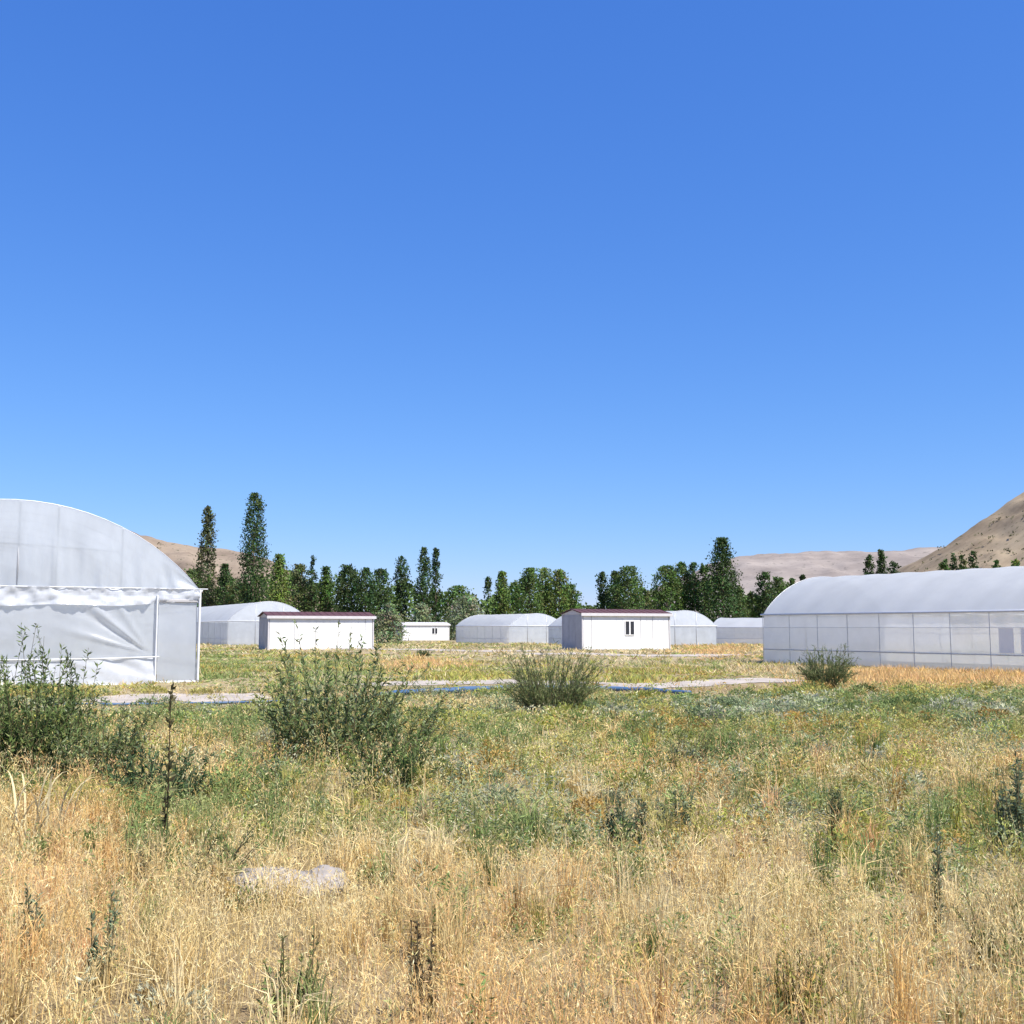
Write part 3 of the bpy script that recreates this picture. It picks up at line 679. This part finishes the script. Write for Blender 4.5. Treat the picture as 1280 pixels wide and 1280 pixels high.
shrub('willow_shrub', 'loose shoots leaning right beside the largest shrub before the blue pipe', (500, 935), 14.0, .95, .60, 44, 36, (.08, .28), W2, upright=.4, blobx=.3)
shrub('broom_shrub', 'wide grey-green broom-like shrub standing before the blue pipe in the middle', (690, 888), 21.0, 1.45, 1.0, 210, 30, (.13, .12), [(.15, .19, .075), (.21, .245, .10), (.30, .30, .14), (.11, .15, .05)], upright=.42, leafup=1.3)
shrub('broom_shrub', 'dark spiky shrub in front of the long right greenhouse', (1034, 858), 29.0, 1.2, .8, 160, 26, (.15, .12), W3, upright=.42, leafup=1.3)
shrub('broom_shrub', 'small dark shrub on the pale track before the small far cabin', (531, 820), 61, .42, .45, 30, 18, (.16, .3), DK, upright=.5)
shrub('field_weed', 'dark dock weed on a long bare stalk in front of the left shrub', (206, 1092), 7.9, .98, .05, 2, 64, (.062, .42), [(.12, .12, .055), (.16, .14, .07), (.10, .10, .045)], 'weed', None, .98, (.09, .06, .04), stem_r=.008, tall=1)
shrub('field_weed', 'bushy dark green weed behind the tall dock stalk', (200, 1012), 10.2, .56, .62, 80, 36, (.06, .3), [(.07, .12, .05), (.10, .15, .07)], 'weed', None, .7)
shrub('field_weed', 'dark feathery weed tuft left below the dock stalk', (168, 1112), 7.3, .30, .13, 22, 22, (.035, .3), DK, 'weed', None, .6)
shrub('field_weed', 'leaning dark weed at the left side of the grey stone', (262, 1130), 6.9, .44, .20, 14, 26, (.03, .35), DK, 'weed', None, .4, blobx=.5)
shrub('field_weed', 'bluish green weed standing in dry grass near the bottom left', (126, 1250), 5.05, .34, .08, 9, 42, (.04, .32), BG, 'weed', None, .9)
shrub('field_weed', 'second smaller bluish weed at the bottom left', (40, 1215), 5.5, .28, .07, 7, 34, (.04, .32), BG, 'weed', None, .9)
shrub('field_weed', 'dark green weed at the bottom edge left of centre', (366, 1275), 4.75, .30, .12, 16, 26, (.035, .3), OL, 'weed', None, .7)
shrub('field_weed', 'reddish brown dead weed at the bottom edge near the centre', (528, 1275), 4.75, .33, .10, 14, 26, (.03, .45), DB, 'weed', None, .8)
shrub('field_weed', 'slim green weed above the reddish brown dead one', (545, 1200), 5.6, .30, .06, 8, 26, (.035, .35), OL, 'weed', None, .9)
shrub('field_weed', 'olive feathery weed in the middle distance right of centre', (862, 968), 12.3, .62, .38, 44, 30, (.05, .24), OL, 'weed', None, .75)
shrub('field_weed', 'dark green thistle standing where the dry grass begins on the right', (1050, 1062), 8.0, .46, .14, 16, 34, (.05, .3), DK, 'weed', None, .85)
shrub('field_weed', 'tall bluish weed stand at the right edge', (1268, 1075), 7.9, .74, .18, 22, 44, (.05, .28), BG, 'weed', None, .9)
shrub('field_weed', 'bluish weed stalk in the dry grass at the lower right', (1172, 1180), 5.9, .42, .08, 9, 36, (.04, .3), BG, 'weed', None, .95)
shrub('field_weed', 'green bushy weed near the right edge in the lower right corner', (1255, 1215), 5.4, .28, .22, 28, 26, (.035, .34), OL, 'weed', None, .6)
shrub('field_weed', 'yellow-green low weed at the bottom edge right of centre', (1000, 1275), 4.75, .20, .16, 26, 26, (.03, .4), [(.27, .27, .06), (.22, .25, .07)], 'weed', None, .5)
shrub('field_weed', 'dark weed clump in the front line of green below the middle shrub', (782, 1062), 8.2, .40, .26, 36, 30, (.045, .3), [(.07, .11, .055), (.10, .14, .08)], 'weed', None, .7)
shrub('field_weed', 'pale grey-green weed beside the dark clump at the edge of the dry grass', (845, 1040), 8.8, .36, .24, 30, 28, (.045, .3), BG, 'weed', None, .7)

def dry_reed():
    b = ground_at(45, 1062); b[2] = float(gz(b[0], b[1]))
    root = tag(empty('dry_reed', b), 'pale straw-coloured dry reed with broad arching leaves at the left edge', 'reed')
    for k in range(22):
        a = rng.random() * 6.283; h = .40 + .32 * rng.random(); o = .1 + .28 * rng.random()
        p0 = np.array([.12 * rng.normal(), .1 * rng.normal(), -.02]); g = Geo()
        t = np.linspace(0, 1, 8)
        cx = p0[0] + o * t ** 2 * math.cos(a); cy = p0[1] + o * t ** 2 * math.sin(a); cz = h * (t * 1.25 - .45 * t ** 3)
        w = .009 * np.sin(np.clip(t * .95 + .12, 0, 1) * math.pi) ** .6
        s = np.array([-math.sin(a), math.cos(a), .2]); c = np.stack([cx, cy, cz], -1)
        V = np.stack([c - w[:, None] * s, c + w[:, None] * s], 1).reshape(-1, 3)
        g.add(V, q=[(2 * i, 2 * i + 1, 2 * i + 3, 2 * i + 2) for i in range(7)], c=np.array([.62, .52, .30]) * (.8 + .35 * rng.random()))
        g.build('leaf', M['grass'], root)
dry_reed()

# ------------------------------------------------------------------ hoses and stones
laid_lines = []
def lay(name, label, pts, r, cat, flat=.7):
    P = np.array([ground_at(*p) for p in pts]); t = np.linspace(0, 1, 70); tt = np.linspace(0, 1, len(P))
    x, y = np.interp(t, tt, P[:, 0]), np.interp(t, tt, P[:, 1])
    x += .05 * (vnoise(t * 14, 3, 90) - .5); y += .25 * (vnoise(t * 9, 7, 91) - .5)
    laid_lines.append((x.copy(), y.copy()))
    rr = r * (.85 + .35 * vnoise(t * 17, 1, 92))
    g = Geo().tube(np.stack([x, y, gz(x, y) + .018 + rr * flat * .9], -1), rr, 10, flat=flat)
    return tag(g.build(name, M['blue'], smooth=True), label, cat)
lay('blue_pipe', 'thick blue pipe lying on the ground behind the shrubs in the middle', [(470, 873), (520, 868), (575, 866), (640, 863), (700, 863), (750, 864), (800, 865), (862, 869)], .085, 'pipe')
lay('blue_hose', 'thin blue hose lying on the pale strip before the large left greenhouse', [(60, 882), (130, 882), (200, 881), (260, 880), (330, 878), (400, 876)], .034, 'hose')

def stone(label, px, py, sx, sy, sz, seed, zoff=0.0):
    b = ground_at(px, py); z = float(gz(b[0], b[1])) + zoff
    def f(u, v):
        th, ph = u * 2 * math.pi, (v - .5) * math.pi
        x, y, zz = np.cos(ph) * np.cos(th), np.cos(ph) * np.sin(th), np.sin(ph)
        k = 1 + .5 * (fbm(x * 2 + seed + zz, y * 2 + zz * 1.7, seed, 4) - .5) + .16 * (fbm(x * 9 + zz * 7, y * 9 - zz * 5, seed + 3, 3) - .5)
        return sx * x * k, sy * y * k, sz * zz * k
    g = Geo().grid(f, 80, 44); o = g.build('stone', M['stone'], smooth=True); o.location = (b[0], b[1], z)
    return tag(o, label, 'stone', 'pale stones half buried in the field')
stone('largest pale grey stone half buried in dry grass at lower left', 335, 1120, .32, .20, .13, 5, .04)
stone('smaller pale stone touching the right end of the largest one', 402, 1114, .18, .13, .10, 9, .05)

# ------------------------------------------------------------------ field vegetation (grass and ground cover nobody could count)
B_X = [-200, 0, 100, 200, 300, 400, 500, 600, 700, 800, 850, 900, 1000, 1050, 1150, 1280, 1500]
B_Y = [985, 985, 988, 1004, 1015, 1042, 1040, 1042, 1050, 1058, 1045, 1034, 1034, 1062, 1085, 1105, 1110]
TY = ['S', 'O', 'Y', 'G', 'B', 'D']
PATCH = [(1225, 1085, 60, 45, 'G', 6), (1240, 1200, 50, 35, 'G', 7), (1250, 1080, 40, 50, 'B', 5), (120, 1220, 22, 45, 'B', 6), (365, 1240, 30, 40, 'G', 5), (1010, 1255, 40, 25, 'Y', 9),
         (560, 1180, 20, 60, 'G', 3), (900, 1200, 50, 40, 'G', 3), (170, 1090, 60, 40, 'G', 4), (300, 1050, 80, 30, 'G', 3), (1080, 1090, 60, 40, 'G', 5), (860, 1180, 60, 60, 'G', 2.5), (1000, 1120, 30, 60, 'G', 3),
         (50, 1160, 40, 50, 'O', 4), (80, 1030, 60, 25, 'O', 4), (240, 960, 60, 25, 'S', 6), (600, 1120, 120, 40, 'O', 4), (1120, 1130, 60, 40, 'O', 5), (740, 1100, 120, 30, 'O', 4),
         (680, 920, 70, 28, 'S', 5), (700, 925, 70, 25, 'Y', 4), (950, 960, 60, 25, 'O', 4), (1040, 950, 60, 30, 'S', 3), (1205, 950, 40, 18, 'S', 16), (640, 955, 30, 12, 'D', 9), (1015, 998, 30, 6, 'D', 10), (640, 1000, 80, 30, 'B', 7), (760, 1010, 80, 30, 'B', 5),
         (900, 920, 60, 30, 'G', 5), (850, 895, 60, 20, 'Y', 6), (1120, 905, 90, 20, 'Y', 7), (1120, 880, 150, 12, 'G', 8), (980, 880, 120, 12, 'B', 8), (1220, 875, 70, 15, 'B', 7), (560, 960, 60, 40, 'B', 5), (540, 940, 40, 30, 'Y', 3), (1200, 1000, 70, 25, 'G', 5), (480, 1020, 60, 25, 'G', 4), (380, 1000, 60, 30, 'G', 4),
         (1160, 842, 130, 9, 'O', 26), (1000, 836, 60, 8, 'S', 8), (930, 851, 60, 4, 'D', 12), (570, 852, 60, 4, 'D', 9), (820, 855, 60, 4, 'D', 8), (285, 830, 40, 14, 'G', 9), (420, 835, 90, 14, 'G', 6), (580, 838, 70, 8, 'Y', 9), (800, 838, 90, 8, 'Y', 8), (520, 826, 50, 6, 'O', 9), (650, 816, 80, 5, 'S', 7), (900, 812, 50, 6, 'O', 8),
         (720, 814, 60, 4, 'S', 6), (220, 860, 90, 6, 'S', 6), (240, 857, 120, 7, 'D', 14), (230, 873, 120, 7, 'D', 24), (560, 864, 80, 5, 'D', 16), (800, 864, 80, 4, 'D', 10), (680, 818, 120, 4, 'D', 8), (600, 814, 150, 4, 'D', 14), (820, 821, 150, 4, 'D', 10), (560, 854, 80, 5, 'D', 14), (900, 855, 100, 5, 'D', 14), (250, 890, 90, 14, 'G', 6), (600, 876, 80, 5, 'S', 5), (480, 795, 40, 8, 'G', 4)]
PALV = {'S': [(.73, .57, .27), (.80, .66, .37), (.64, .48, .21)], 'O': [(.71, .47, .18), (.77, .55, .25), (.66, .42, .17), (.72, .45, .23)],
        'Y': [(.40, .40, .09), (.48, .44, .13), (.32, .35, .08), (.46, .30, .09), (.40, .36, .12)], 'G': [(.19, .265, .085), (.25, .31, .11), (.33, .35, .14), (.16, .22, .07)], 'B': [(.21, .275, .135), (.27, .32, .17), (.35, .38, .22), (.46, .46, .32)]}
def veg_type(x, y, h):
    px, py = project(x, y, gz(x, y) + h)
    Bv = np.interp(px, B_X, B_Y) + 34 * (fbm(x * .9, y * .9, 101, 3) - .5)
    n = len(x); W = np.zeros((n, 6))
    def setw(mask, w): W[mask] = w
    setw(py >= Bv, (6, 2.8, .9, 1.2, .45, .1))
    setw((py < Bv) & (py >= 890), (1.9, .8, 2.1, 2.6, 1.3, .3))
    setw((py < 890) & (py >= 866), (1.0, .2, 1.2, 2.0, 2.0, .2))
    setw((py < 866) & (py >= 836), (1.3, .1, 2.6, 2.2, .4, 2.6))
    setw((py < 836) & (py >= 814), (1.8, .1, 2.6, 1.6, .1, 3.0))
    setw(py < 814, (2.0, .05, 1.2, 1.2, .1, 4.5))
    for k in range(6):
        W[:, k] *= np.exp(5.5 * (fbm(x * .75 + 7 * k, y * .5 - 3 * k, 110 + k, 3) - .5) * (1 if k else .6))
    for (cx, cy, rx, ry, ty, w) in PATCH:
        W[:, TY.index(ty)] += w * np.exp(-((px - cx) / rx) ** 2 - ((py - cy) / ry) ** 2)
    W = W ** 1.7; W /= W.sum(1)[:, None]
    return (rng.random(n)[:, None] > np.cumsum(W, 1)).sum(1).clip(0, 5)

def keep(x, y):
    k = np.ones(len(x), bool)
    for (ox, oy, rz, x0, x1, y0, y1) in footprints:
        c, s = math.cos(rz), math.sin(rz); lx = (x - ox) * c + (y - oy) * s; ly = -(x - ox) * s + (y - oy) * c
        k &= ~((lx > x0) & (lx < x1) & (ly > y0) & (ly < y1))
    for cx, cy, hw in path_polys:
        inside = (x > cx.min()) & (x < cx.max()); yy = np.interp(x, cx, cy); ww = np.interp(x, cx, hw)
        k &= ~(inside & (y - yy < ww * .75) & (y - yy > -ww * .8 - .9) & (rng.random(len(x)) < .84))
    for cx, cy in laid_lines:
        yy = np.interp(x, cx, cy, left=-99, right=-99)
        k &= ~((y > yy - 1.5) & (y < yy + .25) & (rng.random(len(x)) < .72))
    return k

def scatter(d0, d1, dens):
    mg = 3.4 if d1 < 12 else 2.2             # the field goes on a little past both edges of the frame
    A = .55 * (d1 * d1 - d0 * d0) + 2 * mg * (d1 - d0); n = int(A * dens)
    y = d0 + (d1 - d0) * rng.random(int(n * 2.2)); half = .55 * y + mg
    y = y[rng.random(len(y)) < half / (.55 * d1 + mg)][:n]
    x = (rng.random(len(y)) * 2 - 1) * (.55 * y + mg)
    k = keep(x, y); return x[k], y[k]

def pick(ty, n): 
    p = np.array(PALV[ty]); return p[rng.integers(0, len(p), n)] * (.78 + .44 * rng.random((n, 1)))

def stalks(g, x, y, c, hmin, hmax, w, nsp, sp_l, sp_w, spread, lean=.22):
    n = len(x)
    if n == 0: return
    z = gz(x, y); b = np.stack([x, y, z - .01], -1)
    h = hmin + (hmax - hmin) * rng.random(n); h *= .35 + 1.3 * fbm(x * 1.1, y * 1.1, 140, 3)
    ln = rng.normal(size=(n, 2)) * lean * h[:, None]
    tip = b + np.concatenate([ln, h[:, None]], 1); mid = b + np.concatenate([ln * .3, h[:, None] * .55], 1)
    wv = np.full(n, w) * (.7 + .6 * rng.random(n))
    g.blades(b, tip, mid, wv, c * .85, c)
    if nsp:
        tt = .52 + .5 * rng.random((n, nsp, 1))
        pos = mid[:, None] + (tip - mid)[:, None] * (tt - .5) / .5 + rng.normal(size=(n, nsp, 3)) * np.array([spread, spread, spread * .6])
        dr = rng.normal(size=(n * nsp, 3)) * .5 + np.array([0, 0, .7])
        L = sp_l * (.6 + .8 * rng.random(n * nsp))
        cc = np.repeat(c, nsp, 0) * (.85 + .4 * rng.random((n * nsp, 1)))
        g.leaves(pos.reshape(-1, 3), dr, L, np.full(n * nsp, sp_w) * (.7 + .6 * rng.random(n * nsp)), np.clip(cc, 0, .85))

def forbs(g, x, y, c, hmin, hmax, nl, L0, asp, rad):
    n = len(x)
    if n == 0: return
    b = np.stack([x, y, gz(x, y)], -1); h = (hmin + (hmax - hmin) * rng.random(n) ** 1.3) * (.25 + 1.5 * fbm(x * 1.2, y * 1.2, 150, 3))
    t = rng.random((n, nl)); a = rng.random((n, nl)) * 6.283; r = rad * np.sqrt(rng.random((n, nl))) * (1 - .5 * t) * (h / hmax)[:, None] * 1.3
    ln = rng.normal(size=(n, 1, 2)) * .18 * h[:, None, None] * t[..., None]
    pos = b[:, None] + np.concatenate([np.stack([r * np.cos(a), r * np.sin(a)], -1) + ln, (h[:, None] * t)[..., None]], -1)
    dr = np.stack([np.cos(a), np.sin(a), .5 + 0 * a], -1).reshape(-1, 3) + rng.normal(size=(n * nl, 3)) * .5
    L = L0 * (.5 + .9 * rng.random(n * nl))
    cc = np.repeat(c, nl, 0) * (.75 + .5 * rng.random((n * nl, 1)))
    g.leaves(pos.reshape(-1, 3), dr, L, L * asp, cc)
    tip = b + np.concatenate([ln[:, 0], h[:, None]], 1)
    g.blades(b, tip, (b + tip) / 2, np.full(n, L0 * .1), c * .9)

gd, gg = Geo(), Geo()
def zone(d0, d1, dens, prob_forb, stalk_kw, forb_kw, hh):
    x, y = scatter(d0, d1, dens * 1.25)
    sc = 2.6 if d1 < 12 else 1.5
    k = rng.random(len(x)) < np.clip((fbm(x * sc, y * sc, 171, 3) - .27) * 4.2, .12, 1); x, y = x[k], y[k]
    ty = veg_type(x, y, hh)
    for k, t in enumerate('SO'):
        m = ty == k; stalks(gd, x[m], y[m], pick(t, m.sum()), **stalk_kw)
    for k, t in enumerate('YGB'):
        m = (ty == k + 2) & (rng.random(len(x)) < prob_forb); forbs(gg, x[m], y[m], pick(t, m.sum()), **forb_kw)
# near
zone(3.3, 6.5, 490, .13, dict(hmin=.18, hmax=.42, w=.0034, nsp=7, sp_l=.024, sp_w=.0036, spread=.015), dict(hmin=.10, hmax=.34, nl=44, L0=.032, asp=.30, rad=.06), .25)
zone(6.5, 10, 360, .11, dict(hmin=.18, hmax=.42, w=.0042, nsp=6, sp_l=.028, sp_w=.0052, spread=.020), dict(hmin=.10, hmax=.34, nl=42, L0=.038, asp=.30, rad=.07), .25)
zone(10, 17, 130, .26, dict(hmin=.16, hmax=.40, w=.0065, nsp=6, sp_l=.036, sp_w=.009, spread=.03), dict(hmin=.08, hmax=.34, nl=42, L0=.042, asp=.34, rad=.11), .22)
zone(17, 29, 60, .42, dict(hmin=.10, hmax=.28, w=.010, nsp=5, sp_l=.055, sp_w=.018, spread=.05), dict(hmin=.05, hmax=.24, nl=30, L0=.066, asp=.36, rad=.15), .2)
# leafy clumps: the rounded hummocks of weeds that make the field uneven
def clumps(d0, d1, dens, r0, r1, h0, h1, nl, L0, asp, tan_keep):
    x, y = scatter(d0, d1, dens); px, py = project(x, y, .2)
    tan = py > np.interp(px, B_X, B_Y) + 12
    k = (rng.random(len(x)) < np.where(tan, tan_keep, 1)); x, y = x[k], y[k]
    ty = veg_type(x, y, .2); ty = np.where((ty < 2) | (ty == 5), rng.choice([2, 3, 3, 4], len(x)), ty)
    for q, t in ((2, 'Y'), (3, 'G'), (4, 'B')):
        m = ty == q; n = m.sum()
        if n == 0: continue
        R = r0 + (r1 - r0) * rng.random(n) ** 1.6; H = (h0 + (h1 - h0) * rng.random(n)) * (.6 + .4 * R / r1)
        a = rng.random((n, nl)) * 6.283; rr = np.sqrt(rng.random((n, nl))); top = np.sqrt(np.clip(1.05 - rr ** 2, 0, 1))
        lob = .7 + .6 * vnoise(a / 6.283 * 7 + 13 * np.arange(n)[:, None], rr * 3, 181)
        zz = H[:, None] * top * lob * rng.random((n, nl)) ** .45
        X = x[m][:, None] + R[:, None] * rr * np.cos(a); Y = y[m][:, None] + R[:, None] * rr * np.sin(a)
        pos = np.stack([X, Y, gz(X, Y) + zz], -1).reshape(-1, 3)
        c = np.repeat(pick(t, n) * (.7 + .45 * rng.random((n, 1))), nl, 0) * (.7 + .6 * rng.random((n * nl, 1)))
        dr = np.stack([np.cos(a), np.sin(a), .9 + 0 * a], -1).reshape(-1, 3) + rng.normal(size=(n * nl, 3)) * .5
        L = L0 * (.6 + .8 * rng.random(n * nl)); gg.leaves(pos, dr, L, L * asp, c)
clumps(3.4, 10, 1.7, .06, .20, .12, .30, 190, .034, .34, .35)
clumps(8, 17, 1.5, .10, .36, .14, .36, 320, .044, .36, .25)
clumps(17, 28, .6, .2, .6, .12, .30, 300, .07, .38, .3)
# tussocks: long bent blades springing from one foot
def tussocks(d0, d1, dens, nb, h0, h1, w):
    x, y = scatter(d0, d1, dens); ty = veg_type(x, y, .25)
    for q, t in enumerate('SOYG'):
        m = ty == q; n = m.sum()
        if n == 0: continue
        c = np.repeat(pick(t, n), nb, 0) * (.75 + .5 * rng.random((n * nb, 1)))
        H = np.repeat(h0 + (h1 - h0) * rng.random(n), nb) * (.45 + .6 * rng.random(n * nb)); a = rng.random(n * nb) * 6.283; o = H * (.08 + .75 * rng.random(n * nb) ** 1.5)
        X = np.repeat(x[m], nb) + rng.normal(size=n * nb) * .03; Y = np.repeat(y[m], nb) + rng.normal(size=n * nb) * .03
        b = np.stack([X, Y, gz(X, Y) - .01], -1); mid = b + np.stack([o * .35 * np.cos(a), o * .35 * np.sin(a), H * .66], -1)
        tip = b + np.stack([o * np.cos(a), o * np.sin(a), H * (1.0 - .35 * o / H)], -1)
        gd.blades(b, tip, mid, np.full(n * nb, w) * (.6 + .8 * rng.random(n * nb)), c * .9, c)
tussocks(3.3, 6.5, 7, 60, .26, .52, .0045)
tussocks(6.5, 11, 6, 50, .24, .50, .006)
tussocks(11, 20, 2.2, 40, .20, .44, .010)
# litter: low blades close to the soil
for d0, d1, dn, w in ((3.3, 7, 420, .004), (7, 12, 200, .006), (12, 29, 45, .012)):
    x, y = scatter(d0, d1, dn); ty = veg_type(x, y, .2); n = len(x)
    c = np.where((ty < 2)[:, None], pick('S', n) * .95, np.where((ty == 5)[:, None], pick('S', n) * .7, pick('Y', n)))
    z = gz(x, y); b = np.stack([x, y, z], -1); L = .10 + .16 * rng.random(n); a = rng.random(n) * 6.283; e = .25 + .9 * rng.random(n)
    tip = b + np.stack([L * np.cos(a) * np.cos(e), L * np.sin(a) * np.cos(e), L * np.sin(e)], -1)
    mid = (b + tip) / 2 + np.stack([0 * L, 0 * L, L * .12], -1)
    gd.blades(b, tip, mid, np.full(n, w) * (.6 + .8 * rng.random(n)), c)
tag(gd.build('dry_grass', M['grass']), 'golden dry seeding grass covering the near field', 'grass', kind='stuff')
tag(gg.build('field_weeds', M['leaf']), 'low green and yellow-green weeds covering the middle field', 'weeds', kind='stuff')
# far field
gf = Geo()
PALV['S'] = [(.60, .49, .27), (.66, .55, .34), (.54, .42, .22)]
for d0, d1, dn, k in ((29, 55, 18, 1.2), (55, 100, 5.5, 2.2), (100, 150, 1.5, 3.2)):
    x, y = scatter(d0, d1, dn); ty = veg_type(x, y, .18)
    for q, t in enumerate('SOYGB'):
        m = ty == q; n = m.sum(); c = pick(t, n)
        if n == 0: continue
        tall = {'S': 1.0, 'O': 1.3, 'Y': .9, 'G': .8, 'B': .7}[t]
        for rep in range(8 if t == 'O' else 5):
            xx = x[m] + rng.normal(size=n) * .10 * k; yy = y[m] + rng.normal(size=n) * .10 * k
            h = (.05 + .15 * rng.random(n)) * tall * (.8 + .2 * k) * (.4 + 1.2 * vnoise(xx * .5, yy * .3, 160)); b = np.stack([xx, yy, gz(xx, yy) - .02], -1)
            tip = b + np.stack([rng.normal(size=n) * .09 * k, rng.normal(size=n) * .09 * k, h], -1)
            gf.blades(b, tip, (b * .45 + tip * .55), np.full(n, .026 * k * (.62 if t == 'O' else 1)) * (.6 + .8 * rng.random(n)), c * (.8 + .4 * rng.random((n, 1))))
tag(gf.build('far_grass', M['grass']), 'mixed straw and yellow-green grass of the far field around the cabins', 'grass', kind='stuff')
